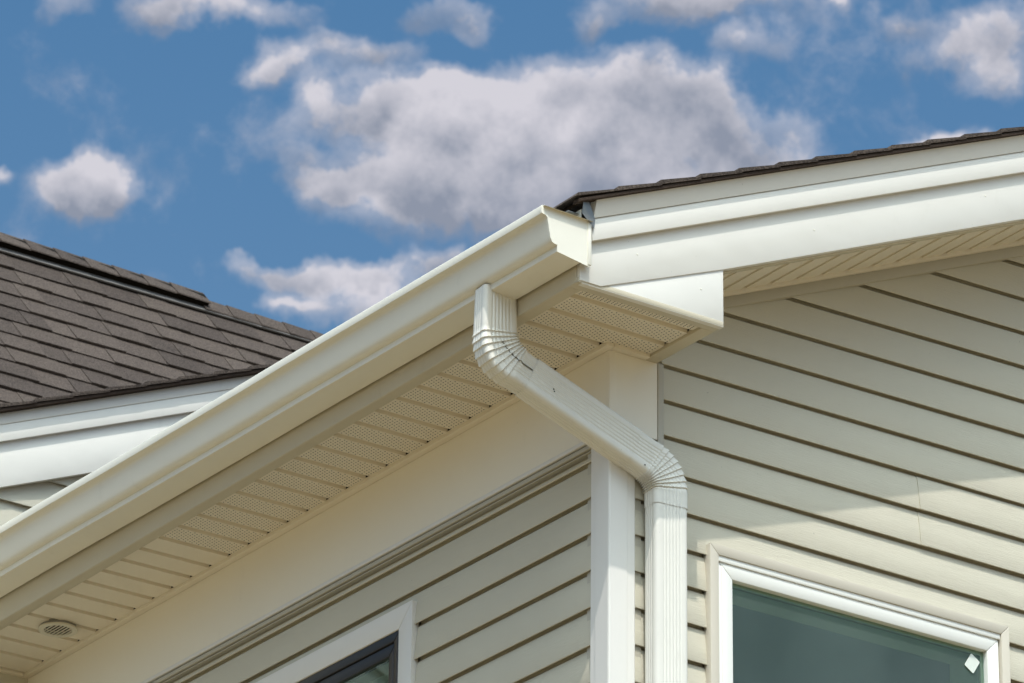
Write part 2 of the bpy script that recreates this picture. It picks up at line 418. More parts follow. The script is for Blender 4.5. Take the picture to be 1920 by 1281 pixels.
# --- eave soffit (level), bands and boxed return
es = empty('eave_soffit', (6.7, 10.8, ZS), parent=house)
ZP = ZS + .006
box('soffit_deck', XF+.01, 7.0, YR+.02, YB-.003, ZS+.03, ZS+.04, M['hole'], es)
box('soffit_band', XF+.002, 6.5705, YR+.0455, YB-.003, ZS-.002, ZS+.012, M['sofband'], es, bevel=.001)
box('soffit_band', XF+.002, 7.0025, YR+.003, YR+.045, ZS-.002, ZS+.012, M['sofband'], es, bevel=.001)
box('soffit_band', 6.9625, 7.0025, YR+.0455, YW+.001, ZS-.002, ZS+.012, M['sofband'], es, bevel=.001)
box('soffit_channel', 6.8225, XW-.0015, YW-.0225, YB-.003, ZS-.004, ZS+.010, M['soffit'], es, bevel=.0015)
box('soffit_channel', XW-.001, 6.962, YW-.0255, YW-.0022, ZS-.0045, ZS+.010, M['soffit'], es, bevel=.0015)
box('soffit_channel', 6.57, 6.822, YB-.028, YB-.003, ZS-.004, ZS+.010, M['soffit'], es, bevel=.0015)
grooves = [9.222, 9.3245, 9.427, 9.530, 9.6325, 9.735, 9.8375, 9.9399, 10.0375, 10.1407, 10.2442, 10.3480, 10.4497, 10.5520, 10.6540,
           10.7566, 10.8610, 10.9655, 11.0710, 11.1765, 11.2835, 11.3915, 11.4995, 11.6075, 11.7165, 11.8255, 11.9365, 12.0475, 12.1590, 12.2700, 12.3800, 12.4900]
def flat_profile(ya, yb, joint):
    """cross profile of one flat and the groove below it (towards +Y), returns list (y, z)"""
    gw_ = .021
    return [(ya, ZP+.013), (ya+.0015, ZP), (yb-gw_, ZP), (yb-gw_+.003, ZP+.012), (yb-.002, ZP+.013), (yb, ZP+.013)]
def soffit_panel(parent, flats, x0f, x1, perf):
    prof = []
    for i, (ya, yb) in enumerate(flats):
        p = flat_profile(ya, yb, i == len(flats)-1)
        if i == 0: p[0] = (ya, ZP+.015)
        prof += p if i == 0 else p[1:]
    ymid = (flats[0][0]+flats[-1][1])/2
    nfree = [(x0f, y, z) for y, z in prof]+[(x0f, prof[-1][0], ZP+.020), (x0f, prof[0][0], ZP+.020)]
    far = [(x1, y, z) for (x, y, z) in nfree]
    o = prism('soffit_panel', nfree, far, M['soffit'], parent, smooth=True, sharp=25)
    if perf:
        v, f = [], []
        R = .0021
        for ya, yb in flats:
            y0, y1 = ya+.008, yb-.028
            rows = 12
            for r in range(rows):
                y = y0+(y1-y0)*r/(rows-1)
                x = x0f+.006+(.01125 if r % 2 else 0)
                while x < x1-.003:
                    if not (y > YW-.028 and x > 6.82):
                        b = len(v)
                        v += [(x+R*cos(a*pi/3), y+R*1.05*sin(a*pi/3), ZP-.0004) for a in range(6)]
                        f.append(tuple(range(b, b+6)))
                    x += .0225
        if v:
            q = mk('perforations', v, f, M['hole'], parent); q['kind'] = 'stuff'
    return o
gi = 2
# near corner: narrow first flat then panels of three
soffit_panel(es, [(9.160, grooves[0]+.012)], 6.572, 6.962, True)
soffit_panel(es, [(grooves[0]+.0125, grooves[1]+.012), (grooves[1]+.012, YW+.012)], 6.572, 6.962, True)
i = 2
while i+3 < len(grooves):
    fl = [(grooves[i+j]+.0123, grooves[i+j+1]+.012) for j in range(3)]
    soffit_panel(es, fl, 6.572, 6.823, grooves[i+3] < 11.3)
    i += 3
soffit_panel(es, [(grooves[i]+.0123, grooves[i+1]+.012), (grooves[i+1]+.012, YB-.012)] if i+1 < len(grooves) else [(grooves[i]+.0123, YB-.012)], 6.572, 6.823, False)

# --- eave fascia
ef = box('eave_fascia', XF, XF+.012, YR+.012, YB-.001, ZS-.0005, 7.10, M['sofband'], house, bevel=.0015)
# --- rake trim: fascia, upper board, drip band, return box face
rk = empty('rake_trim', (XW, YR, 7.0), parent=house)
def strip_poly(name, pts, y0, y1, material, parent, bevel=0):
    A = [(x, y0, z) for x, z in pts]; B = [(x, y1, z) for x, z in pts]
    return prism(name, A, B, material, parent, bevel=bevel)
LX = 6.536
strip_poly('rake_fascia', [(6.5365, 6.9065), (6.603, 6.9065), (7.004, rake_z(7.004)), (RX1, rake_z(RX1)), (RX1, rake_z(RX1)+.16), (LX, rake_z(LX)+.16)], YR, YR+.022, M['trim'], rk, bevel=.0012)
strip_poly('return_face', [(6.545, ZS-.0035), (7.0035, ZS-.0035), (7.0035, rake_z(7.0035)+.03), (6.60, rake_z(6.60)+.03), (6.545, 6.95)], YR+.0035, YR+.0205, M['trim'], rk, bevel=.001)
box('return_side', 6.985, 7.0025, YR+.0215, YW+.018, ZS+.0125, 7.075, M['trim'], rk)
U0, U1, U2 = .141, .205, .262
rake_strip('rake_upper_board', LX+.028, RX1, U0, U1-.0008, YR-.0155, YR-.0005, M['trim'], rk, bevel=.0015)
prism('drip_edge', *[[(x, YR-.0185, rake_z(x)+U1), (x, YR-.0335, rake_z(x)+U2-.004), (x, YR-.0335, rake_z(x)+U2-.001), (x, YR-.004, rake_z(x)+U2-.001), (x, YR-.004, rake_z(x)+U1)] for x in (LX+.030, RX1)], M['trim'], rk)
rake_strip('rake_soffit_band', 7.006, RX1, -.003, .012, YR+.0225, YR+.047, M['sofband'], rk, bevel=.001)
for nx, nd in ((6.72, .085), (7.31, .072), (7.92, .09), (8.43, .07), (6.93, -.045)):
    nz = rake_z(nx)+nd; yy = YR-.0009 if nd > 0 else YR+.0026
    v = [(nx+.0024*cos(a*pi/4), yy, nz+.0024*sin(a*pi/4)) for a in range(8)]+[(nx, yy-.0008, nz)]
    mk('nail_head', v+[(nx+.0026*cos(a*pi/4), yy+.0012, nz+.0026*sin(a*pi/4)) for a in range(8)], [(a, (a+1) % 8, 8) for a in range(8)]+[(a, (a+1) % 8, 9+(a+1) % 8, 9+a) for a in range(8)], M['gutter'], rk)
# rake soffit panels (level across, sloping along X)
rs = empty('rake_soffit', (8.0, 9.28, 7.4), parent=house)
xg = 7.012; cnt = 0
while xg < RX1-.3:
    prof = []
    for j in range(3):
        a, b = xg+j*.0895, xg+(j+1)*.0895
        q = [(a, .0155), (a+.0015, .004), (b-.018, .004), (b-.015, .015), (b-.001, .0155)]
        prof += q
    pr = prof + [(xg+3*.0895, .020), (xg, .020)]
    prism('soffit_panel', [(x, YR+.0475, rake_z(x)+d) for x, d in pr], [(x, YW-.02, rake_z(x)+d) for x, d in pr], M['soffit'], rs, smooth=True, sharp=20)
    xg += 3*.0895+.0008; cnt += 1
rake_strip('soffit_channel', 7.006, RX1, -.0065, .011, YW-.0290, YW-.0095, M['soffit'], rs, bevel=.001)
rake_strip('soffit_deck', 7.006, RX1, .03, .04, YR+.03, YW, M['hole'], rs)

# --- roof of the front house: courses seen along the rake
rf = empty('roof', (XF, YR, 7.1), parent=house)
RT = .262
def roofz(x): return rake_z(x)+RT
ang = math.atan(RS)
strip_poly('roof_deck', [(6.525, roofz(6.525)-.008), (RX1, roofz(RX1)-.008), (RX1, roofz(RX1)+.002), (6.525, roofz(6.525)+.002)], YR-.016, YB-.32, M['shdark'], rf)
def course(parent, zf, x, y0, y1, lenx=.30, t=.0045, slope=RS, teeth=False, material=None, lift=.010):
    """one shingle lying up the slope from x (butt end) to x+lenx"""
    a = math.atan(slope); dx, dz = cos(a), sin(a); nx, nz = -sin(a), cos(a)
    z = zf(x)
    def P(u, w): return (x+u*dx+w*nx, z+u*dz+w*nz)
    L = [P(0, lift-t), P(.012, lift+.0005), P(lenx*.5, lift*.55), P(lenx, .002), P(lenx, 0), P(.02, lift-t-.001)]
    A = [(q[0], y0, q[1]) for q in L]; B = [(q[0], y1, q[1]) for q in L]
    return prism('shingle', A, B, material or M['shingle'], parent)
# starter and drip layer
rake_strip('drip_flashing', 6.50, RX1, RT-.010, RT+.000, YR-.0440, YR-.017, M['shdark'], rf, bevel=.001)
x = 6.490; k = 0
while x < RX1-.1:
    y = YR-.047-random.uniform(0, .0012)
    n = 0
    while y < YB-.4:
        w = random.uniform(.8, 1.1)
        course(rf, roofz, x+random.uniform(-.003, .003), y, min(y+w-.002, YB-.33), lift=.014 if n == 0 else .012, t=.007)
        y += w; n += 1
    x += .1315; k += 1
# bent flashing where roof edge meets the gutter
mk('flashing', [(6.520, YR-.030, 7.082), (6.566, YR-.021, 7.052), (6.569, YR-.021, 7.078), (6.560, YR-.0225, 7.098), (6.546, YR-.026, 7.122), (6.522, YR-.034, 7.112)],
   [(0, 1, 2, 3, 4, 5)], M['flash'], rf)
box('flashing', 6.49, 6.536, YR-.01, YB-.35, 7.086, 7.089, M['flash'], rf)

# --- window in the gable wall
def frame_ring(name, x0, x1, z0, z1, w, y0, y1, material, parent, bevel=.0015, miter=True):
    """four mitred members, each its own part"""
    for k in range(4):
        if k == 0: P = [(x0, z0), (x0+w, z0+w), (x0+w, z1-w), (x0, z1)]
        if k == 1: P = [(x1, z0), (x1, z1), (x1-w, z1-w), (x1-w, z0+w)]
        if k == 2: P = [(x0, z1), (x0+w, z1-w), (x1-w, z1-w), (x1, z1)]
        if k == 3: P = [(x0, z0), (x1, z0), (x1-w, z0+w), (x0+w, z0+w)]
        cx = sum(p[0] for p in P)/4; cz = sum(p[1] for p in P)/4
        P = [(px+(cx-px)*.0006, pz+(cz-pz)*.0006) for px, pz in P]
        strip_poly(name, P, y0, y1, material, parent, bevel=bevel)
win = empty('window', (7.68, YW, WZB), parent=house); win['label'] = 'white framed window in beige trim on the sunlit gable wall'
frame_ring('casing', 7.168, 8.200, WZB-.04, 6.424, .0285, YW-.014, YW+.018, M['bead'], win, bevel=.002)
box('head_flashing', 7.1985, 8.1695, YW-.010, YW+.003, 6.3800, 6.3955, M['vinylw'], win, bevel=.001)
frame_ring('frame', 7.2015, 8.1665, WZB, 6.3790, .0150, YW-.005, YW+.03, M['vinylw'], win, bevel=.002)
frame_ring('sash', 7.2100, 8.1580, WZB+.01, 6.3720, .0355, YW-.009, YW+.03, M['vinylw'], win, bevel=.003)
GX0, GX1, GZ1 = 7.2455, 8.1230, 6.3360
mk('pane', [(GX0, YW+.008, WZB+.04), (GX1, YW+.008, WZB+.04), (GX1, YW+.008, GZ1), (GX0, YW+.008, GZ1)], [(0, 1, 2, 3)], M['glass'], win)
frame_ring('spacer', GX0-.003, GX1+.003, WZB+.03, GZ1+.003, .0125, YW+.012, YW+.022, M['sidej'], win, bevel=0)
# reveal and room behind
mk('reveal', [(GX0-.002, YW+.031, GZ1+.012), (GX1+.002, YW+.031, GZ1+.012), (GX1+.002, YW+.155, GZ1+.012), (GX0-.002, YW+.155, GZ1+.012),
              (GX1+.002, YW+.031, WZB), (GX1+.002, YW+.155, WZB), (GX0-.002, YW+.031, WZB), (GX0-.002, YW+.155, WZB)],
   [(0, 1, 2, 3), (1, 4, 5, 2), (0, 3, 7, 6), (6, 7, 5, 4)], M['plaster'], win)
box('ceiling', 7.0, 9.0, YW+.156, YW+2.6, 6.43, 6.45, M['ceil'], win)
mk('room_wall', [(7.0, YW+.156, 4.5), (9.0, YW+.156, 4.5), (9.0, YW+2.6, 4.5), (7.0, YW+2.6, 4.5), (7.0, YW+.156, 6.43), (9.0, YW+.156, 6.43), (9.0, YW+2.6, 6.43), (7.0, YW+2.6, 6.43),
   ], [(0, 1, 2, 3), (1, 5, 6, 2), (2, 6, 7, 3), (3, 7, 4, 0)], M['plaster'], win)

# --- window in the side wall
def frame_ring_y(name, y0, y1, z0, z1, w, x0, x1, material, parent, bevel=.0015):
    for k in range(4):
        if k == 0: P = [(y0, z0), (y0+w, z0+w), (y0+w, z1-w), (y0, z1)]
        if k == 1: P = [(y1, z0), (y1, z1), (y1-w, z1-w), (y1-w, z0+w)]
        if k == 2: P = [(y0, z1), (y0+w, z1-w), (y1-w, z1-w), (y1, z1)]
        if k == 3: P = [(y0, z0), (y1, z0), (y1-w, z0+w), (y0+w, z0+w)]
        cy = sum(p[0] for p in P)/4; cz = sum(p[1] for p in P)/4
        P = [(py+(cy-py)*.0008, pz+(cz-pz)*.0008) for py, pz in P]
        prism(name, [(x0, y, z) for y, z in P], [(x1, y, z) for y, z in P], material, parent, bevel=bevel)
w2 = empty('window', (XW, 10.9, LZB), parent=house); w2['label'] = 'black framed window with white casing on the shaded side wall'
frame_ring_y('casing', LY0-.068, LY1+.068, LZB-.06, 6.477, .066, XW-.007, XW+.018, M['post'], w2, bevel=.002)

frame_ring_y('frame', LY0-.001, LY1+.001, LZB, 6.4125, .028, XW-.002, XW+.03, M['blackf'], w2, bevel=.002)
frame_ring_y('sash', LY0+.0275, LY1-.0275, LZB+.02, 6.3840, .034, XW+.004, XW+.03, M['blackf'], w2, bevel=.003)
mk('pane', [(XW+.012, LY0+.06, LZB+.05), (XW+.012, LY1-.06, LZB+.05), (XW+.012, LY1-.06, 6.352), (XW+.012, LY0+.06, 6.352)], [(0, 1, 2, 3)], M['glass2'], w2)
mk('reveal', [(XW+.03, LY0+.05, 6.36), (XW+.03, LY1-.05, 6.36), (XW+.12, LY1-.05, 6.36), (XW+.12, LY0+.05, 6.36), (XW+.03, LY0+.05, LZB), (XW+.12, LY0+.05, LZB), (XW+.03, LY1-.05, LZB), (XW+.12, LY1-.05, LZB)],
   [(0, 1, 2, 3), (0, 3, 5, 4), (1, 6, 7, 2), (4, 5, 7, 6)], M['plaster'], w2)
for q in range(22):
    z = 6.335 - q*.045
    o = prism('blind_slat', [(XW+.050, LY0+.052, z), (XW+.088, LY0+.052, z+.024), (XW+.0895, LY0+.052, z+.022), (XW+.0515, LY0+.052, z-.002)],
              [(XW+.050, LY1-.052, z), (XW+.088, LY1-.052, z+.024), (XW+.0895, LY1-.052, z+.022), (XW+.0515, LY1-.052, z-.002)], M['plaster'], w2)
box('room_wall', XW+.125, XW+.14, LY0, LY1, LZB, LZT, M['plaster'], w2)

# ------------------------------------------------------------------ sticker on the glass
c = (8.079, YW+.0055, 6.294)
v = []
for a in range(4):
    t = radians(-33)
    for j in range(5):
        ph = a*pi/2 + j*pi/8
        cxx = (.0165 if a in (0, 3) else -.0165); czz = (.0215 if a in (0, 1) else -.0215)
        px_, pz_ = cxx*.86+.004*cos(ph), czz*.9+.004*sin(ph)
        v.append((c[0]+px_*cos(t)-pz_*sin(t)*-1*-1, c[1], c[2]+px_*sin(t)+pz_*cos(t)))
n = len(v); v2 = [(x, y-.0008, z) for x, y, z in v]
o = mk('sticker', v+v2, [tuple(range(n-1, -1, -1)), tuple(range(n, 2*n))]+[(i, (i+1) % n, n+(i+1) % n, n+i) for i in range(n)], M['sticker'])
tag(o, 'small pale square sticker stuck crooked near top right corner of the white framed window', 'sticker')

# ------------------------------------------------------------------ gutter
gt = empty('gutter', (6.449, 9.11, 6.957), 'long cream aluminium gutter sloping along the eave above the perforated soffit', 'gutter')
GY0, GY1 = 9.110, YB-.04
prof = [(6.5290, 7.098), (6.5255, 7.098), (6.5255, 6.9455), (6.5200, 6.9420), (6.4500, 6.9540), (6.4490, 6.9552), (6.4490, 6.9712), (6.4440, 6.9722), (6.4375, 6.9742), (6.4325, 6.9778), (6.4295, 6.9830), (6.4275, 6.9890),
        (6.4258, 6.9970), (6.4240, 7.0070), (6.4222, 7.0170), (6.4205, 7.0270), (6.4190, 7.0350), (6.4175, 7.0405), (6.4150, 7.0450), (6.4110, 7.0478), (6.4030, 7.0488), (6.3990, 7.0500), (6.3986, 7.0530), (6.3986, 7.0695), (6.4000, 7.0725), (6.4040, 7.0735), (6.4150, 7.0730)]
inner = [(x+.0016 if x < 6.5 else x-.0016, z+.0016) for x, z in prof[::-1] if z < 7.07]
def gring(y, pr):
    r = []
    for x, z in pr:
        fz_ = (z-6.957)/.115
        r.append((x+.0012*sin(y*3.1)+.0005*sin(y*9), y, z+(y-9.11)*(.0102+.0034*max(0, fz_))+.0008*sin(y*4.3+1)))
    return r
ys = [GY0+(GY1-GY0)*i/24 for i in range(25)]
loft('trough', [gring(y, prof+inner) for y in ys], M['gutter'], gt, sharp=38, capends=True)
# end cap, with top flange and folded rim
cap = [(6.553, 6.9385)]+[p for p in prof if p[1] < 7.0735 and p[0] < 6.5]
capA = [(x, GY0-.0012, z) for x, z in cap]+[(6.553, GY0-.0012, 7.072)]
capA = [(x, y, min(z, 7.072)) for x, y, z in capA]
capB = [(x, GY0+.0015, z) for x, y, z in capA]
prism('end_cap', capA, capB, M['gutter'], gt)
# flange along the top
mk('end_cap_flange', [(6.403, GY0-.0015, 7.0725), (6.556, GY0-.0015, 7.0695), (6.556, GY0-.0125, 7.0655), (6.404, GY0-.0125, 7.0685), (6.403, GY0+.004, 7.0745), (6.556, GY0+.004, 7.0715)],
   [(0, 1, 2, 3), (4, 5, 1, 0)], M['gutter'], gt)
# rim: crimped edge following the ogee
rim = []
for i, (x, z) in enumerate(cap[4:]):
    jj = .0007*sin(i*2.7)
    rim.append([(x-.0016+jj, GY0-.0030, z), (x+.0042, GY0-.0030, z+.001), (x+.0042, GY0+.006, z+.001), (x-.0016+jj, GY0+.006, z)])
loft('end_cap_rim', rim, M['gutter'], gt, sharp=60, capends=True)
box('end_cap_rim', 6.545, 6.5560, GY0-.0035, GY0+.012, 6.9440, 7.0660, M['gutter'], gt, bevel=.001)

# ------------------------------------------------------------------ downspout
ds = empty('downspout', (7.0, 9.38, 0), 'ribbed cream downspout with two crimped elbows crossing from gutter to white corner post', 'downspout')
UD = Vector((1, -.09, 0)).normalized(); ND = Vector((.09, 1, 0)).normalized()   # in-plane axis and depth (+ towards wall)
O0 = Vector((6.49, 9.40, 0))
def W3(u, z, d): return O0 + UD*((u-6.49)*1.004) + ND*d + Vector((0, 0, z))
HW, DP = .0505, .0640
def section(scale=1., ribs=True, grow=0.):
    """closed outline (a across the bend plane, d depth 0=front), ribbed faces"""
    hw, dp, r = HW+grow, DP, .0125
    pts = []
    def face(n, fn):
        for i in range(n+1): pts.append(fn(i/n))
    def rib(t, k, amp):
        if not ribs or t < .10 or t > .90: return 0.
        s = (t-.10)/.80*k
        return amp*(.5-.5*cos(2*pi*s))**1.6
    f0 = -grow
    nw, nn = 60, 30
    face(nw, lambda t: (-(hw-r)+2*(hw-r)*t, f0+rib(t, 6, .0019)))
    for j in range(1, 6): a = -pi/2+j*pi/12; pts.append((hw-r+r*cos(a), f0+r+r*sin(a)))
    face(nn, lambda t: (hw-rib(t, 3, .0019), f0+r+(dp+2*grow-2*r)*t))
    for j in range(1, 6): a = j*pi/12; pts.append((hw-r+r*cos(a), dp+grow-r+r*sin(a)))
    face(nw//3, lambda t: ((hw-r)-2*(hw-r)*t, dp+grow))
    for j in range(1, 6): a = pi/2+j*pi/12; pts.append((-(hw-r)+r*cos(a), dp+grow-r+r*sin(a)))
    face(nn, lambda t: (-hw+rib(t, 3, .0019), dp+grow-r-(dp+2*grow-2*r)*t))
    for j in range(1, 6): a = pi+j*pi/12; pts.append((-(hw-r)+r*cos(a), f0+r+r*sin(a)))
    return pts
XA, XB = 6.4795, 6.9990
SLP = .422; TH = pi/2-math.atan(SLP)
def zslant(x): return 6.6965-SLP*(x-6.7)
RA = .101; RB = .097
TA = RA*tan(TH/2); TB = RB*tan(TH/2)
PA = Vector((XA, zslant(XA))); PB = Vector((XB, zslant(XB)))
sd = Vector((cos(math.atan(SLP)), -sin(math.atan(SLP))))
def ring(pos, tang, sec, off=None):
    """pos,tang in (u,z); a-axis = left of tangent so that a<0 is the outer/left face going down"""
    nx = Vector((-tang.y, tang.x))    # rotate tangent: for tangent down (0,-1) -> (1,0)
    out = []
    for a, d in sec:
        if off:
            a, d = off(a, d)
        p = pos + nx*a
        out.append(W3(p.x, p.y, d))
    return out
def straight(name, p0, p1, grow, n=2, label=None, taper=0):
    t = (p1-p0).normalized()
    rs = []
    for i in range(n+1):
        s = i/n
        rs.append(ring(p0+(p1-p0)*s, t, section(grow=grow)))
    return loft(name, rs, M['spout'], ds, sharp=50, label=label)
def elbow(name, rings_spec, label):
    return loft(name, rings_spec, M['spout'], ds, sharp=60, label=label)
def arc_rings(c, R, a0, a1, sgn, ncr, per, grow, amp, bulge=0.):
    """rings round arc centre c from angle a0 to a1; sgn=+1 centre lies on +a side"""
    rs = []
    base = section(grow=grow); flatb = section(grow=grow, ribs=False)
    tot = ncr*per
    for i in range(tot+1):
        s = i/tot; a = a0+(a1-a0)*s
        pos = c+Vector((cos(a), sin(a)))*R
        tg = Vector((-sin(a), cos(a)))*(1 if a1 > a0 else -1)
        ph = (s*ncr) % 1. if i < tot else 1.
        saw = ph**1.25 - .35
        edge = min(1., s*8, (1-s)*8)
        def off(a_, d_, saw=saw, edge=edge, s=s):
            cen = Vector((0, DP/2)); v_ = Vector((a_, d_-DP/2))
            L = v_.length
            # inner side of the bend is pinched deeper
            side = .5+.5*(a_*sgn)/HW
            g_ = amp*saw*edge*(.75+.6*side)
            if a_*sgn < 0: a_ *= 1+bulge*sin(pi*s)**1.4
            return (a_*(1+g_/HW), DP/2+(d_-DP/2)*(1+g_/(DP/2)))
        rs.append(ring(pos, tg, base, off))
    return rs
# upper elbow: centre of bend at right of the vertical drop
cA = Vector((XA+RA, PA.y+TA))
secg = .0004
eA = [ring(Vector((XA, 6.972)), Vector((0, -1)), section(grow=-.001)), ring(Vector((XA, PA.y+TA+.004)), Vector((0, -1)), section(grow=.0015))]
eA += arc_rings(cA, RA, pi, pi+TH, 1, 9, 9, .0015, .0048, .22)
pe = PA+sd*TA; pj1 = PA+sd*(TA+.036)
eA += [ring(pe+sd*.004, sd, section(grow=.0002)), ring(pj1+sd*.004, sd, section(grow=-.0004))]
elbow('elbow', eA, 'upper crimped elbow under the gutter')
# slanted length
pj2 = PB-sd*(TB+.056)
straight('pipe', pj1, pj2, .0016, 4, label='slanting ribbed pipe between the elbows')
# lower elbow
cB = Vector((XB-RB, PB.y-TB))
ps = PB-sd*TB
eB = [ring(pj2-sd*.004, sd, section(grow=-.0002)), ring(ps-sd*.004, sd, section(grow=.0002))]
eB += arc_rings(cB, RB, pi/2-(pi/2-TH)-0, 0, -1, 9, 9, .0010, .0048, .06)
zb_end = PB.y-TB-.038
eB += [ring(Vector((XB, PB.y-TB-.006)), Vector((0, -1)), section(grow=.0012)), ring(Vector((XB, zb_end)), Vector((0, -1)), section(grow=.0012))]
elbow('elbow', eB, 'lower crimped elbow in front of the corner post')
straight('pipe', Vector((XB, zb_end+.006)), Vector((XB, .35)), -.0002, 6, label='vertical ribbed pipe down the gable wall')
# lock seam of the upper elbow and screws
sv = []
for j in range(12):
    s = j/11
    a = pi+TH*(.30+.70*s)
    rr = RA+.004-.012*s+(.0022 if j % 2 else -.0022)
    p = cA+Vector((cos(a), sin(a)))*rr
    sv.append(p)
sv.append(sv[-1]+sd*.034)
vs_, fs_ = [], []
for j, p in enumerate(sv):
    for w in (-.0002, .0002):
        vs_.append(W3(p.x+w*.6, p.y+w, -.0040)); vs_.append(W3(p.x+w*.6, p.y+w, .002))
for j in range(len(sv)-1):
    b = j*4
    fs_ += [(b, b+2, b+6, b+4), (b, b+4, b+5, b+1), (b+2, b+3, b+7, b+6)]
mk('lock_seam', vs_, fs_, M['flash'], ds)
for (u, z) in ((6.6395, 6.7105), (6.6375, 6.7165), (6.9150, 6.5640)):
    p = W3(u, z, -.0015); r_ = .0022
    v = [p+UD*r_*cos(a*pi/4)+Vector((0, 0, r_*sin(a*pi/4))) for a in range(8)]+[p-ND*.0015]
    mk('screw', v, [(a, (a+1) % 8, 8) for a in range(8)], M['hole'], ds)
# strap holding the pipe out of frame below
box('strap', 6.93, 7.07, 9.30, 9.37, 4.2, 4.24, M['spout'], ds, bevel=.002)

# ------------------------------------------------------------------ round vent in the soffit
vc = Vector((6.7045, 12.087, ZP))
vt_ = empty('soffit_vent', vc, 'round louvred vent set in the far end of the soffit', 'vent')
def tube(name, r0, r1, z0, z1, material, parent, seg=40, tilt=0, bevel=0):
    v, f = [], []
    for i in range(seg):
        a = 2*pi*i/seg
        for r, z in ((r0, z0), (r1, z0), (r1, z1), (r0, z1)):
            v.append((vc.x+r*cos(a), vc.y+r*sin(a), z))
    for i in range(seg):
        j = (i+1) % seg
        for q in range(4): f.append((i*4+q, j*4+q, j*4+(q+1) % 4, i*4+(q+1) % 4))
    return mk(name, v, f, material, parent, bevel=bevel)
tube('ring', .043, .0600, ZP-.0150, ZP-.0085, M['venty'], vt_, bevel=.0015)
tube('collar', .050, .0545, ZP-.0085, ZP+.004, M['flash'], vt_)
v = [(vc.x+.0425*cos(a*pi/16), vc.y+.0425*sin(a*pi/16), ZP-.0012) for a in range(32)]
mk('duct', v, [tuple(range(32))], M['hole'], vt_)
for k in range(7):
    x = -.0342+k*.0114
    h = sqrt(max(0, .0425**2-x*x))
    A = [(vc.x+x-.0014, vc.y-h, ZP-.0145), (vc.x+x+.0030, vc.y-h, ZP-.0145), (vc.x+x+.0030, vc.y-h, ZP-.0130), (vc.x+x-.0014, vc.y-h, ZP-.0130)]
    B = [(a_, vc.y+h, c_) for a_, b_, c_ in A]
    prism('louver', A, B, M['venty'], vt_)

# ------------------------------------------------------------------ house behind: second wing and the big roof
rear = empty('house', (6.9, YB, 0), 'house behind the gutter with white rake board and steep brown shingle roof with ridge vent', 'house')
Y2 = 12.492; R2 = .41
RA0 = CAMPOS + (lambda d: d*(Y2/d.y))(pxdir(0, 914))
def rz2(x): return RA0.z+R2*(x-RA0.x)            # lower edge of its fascia
def strip2(name, x0, x1, d0, d1, y0, y1, material, parent, bevel=0):
    A = [(x0, y0, rz2(x0)+d0), (x0, y1, rz2(x0)+d0), (x0, y1, rz2(x0)+d1), (x0, y0, rz2(x0)+d1)]
    B = [(x1, y0, rz2(x1)+d0), (x1, y1, rz2(x1)+d0), (x1, y1, rz2(x1)+d1), (x1, y0, rz2(x1)+d1)]
    return prism(name, A, B, material, parent, bevel=bevel)
X0, X1 = 5.35, 9.2
rw = empty('gable_wall', (6.5, YB, 0), parent=rear)
strip_poly('sheathing', [(5.75, 0), (X1, 0), (X1, rz2(X1)+.05), (5.75, rz2(5.75)+.05)], YB+.004, YB+.1, M['sidej'], rw)
dR = pxdir(0, 935); ZR = CAMPOS.z + dR.z*(YB-.0165)/dR.y
for k in range(-8, 22):
    z0 = ZR+.1045*k; z1 = z0+.1085
    xs = 5.78
    while rz2(xs)+.012 < z0 and xs < X1: xs += .01
    if xs > X1-.3: continue
    xf = xs
    while rz2(xf)+.012 < z1 and xf < X1: xf += .01
    rings = []
    for x in ([xs, xf, X1] if xs+.01 < xf < X1-.01 else [xs, X1]):
        lim = max(rz2(x)+.012, z0+.008)
        yb, yt = YB-.0165, YB-.001
        a = min(z1, lim); tt = (a-z0)/(z1-z0)
        rings.append([(x, yb+.0008, z0+.0008), (x, yb, z0+.004), (x, yb+(yt-yb)*tt, a), (x, YB+.003, a), (x, YB+.003, z0+.006), (x, yb+.0055, z0+.0055), (x, yb+.0045, z0)])
    loft('siding_board', rings, M['sidex'], rw, sharp=25, capends=True)
rt = empty('rake_trim', (6.5, Y2, 7.4), parent=rear)
strip2('rake_fascia', X0, X1, 0, .16, Y2, Y2+.02, M['trim'], rt, bevel=.0012)
strip2('rake_upper_board', X0, X1, .155, .214, Y2-.016, Y2-.0005, M['trim'], rt, bevel=.0015)
strip2('drip_edge', X0, X1, .214, .252, Y2-.0195, Y2-.004, M['trim'], rt, bevel=.001)
strip2('rake_soffit', X0, X1, .002, .014, Y2+.0205, YB+.001, M['sidej'], rt)
rr = empty('wing_roof', (6.5, Y2, 7.6), parent=rear)
strip2('roof_deck', X0-.03, X1, .2525, .264, Y2-.018, 16.4, M['shdark'], rr)
strip2('drip_flashing', X0-.03, X1, .252, .263, Y2-.046, Y2-.0185, M['shdark'], rr, bevel=.001)
x = X0-.04
while x < X1-.2:
    y = Y2-.050-random.uniform(0, .0015); n = 0
    while y < 16.2 and n < 3:
        w = random.uniform(.8, 1.1)
        course(rr, lambda q: rz2(q)+.262, x+random.uniform(-.004, .004), y, y+w-.002, slope=R2, lift=.015 if n == 0 else .012, t=.007)
        y += w; n += 1
    x += .1325

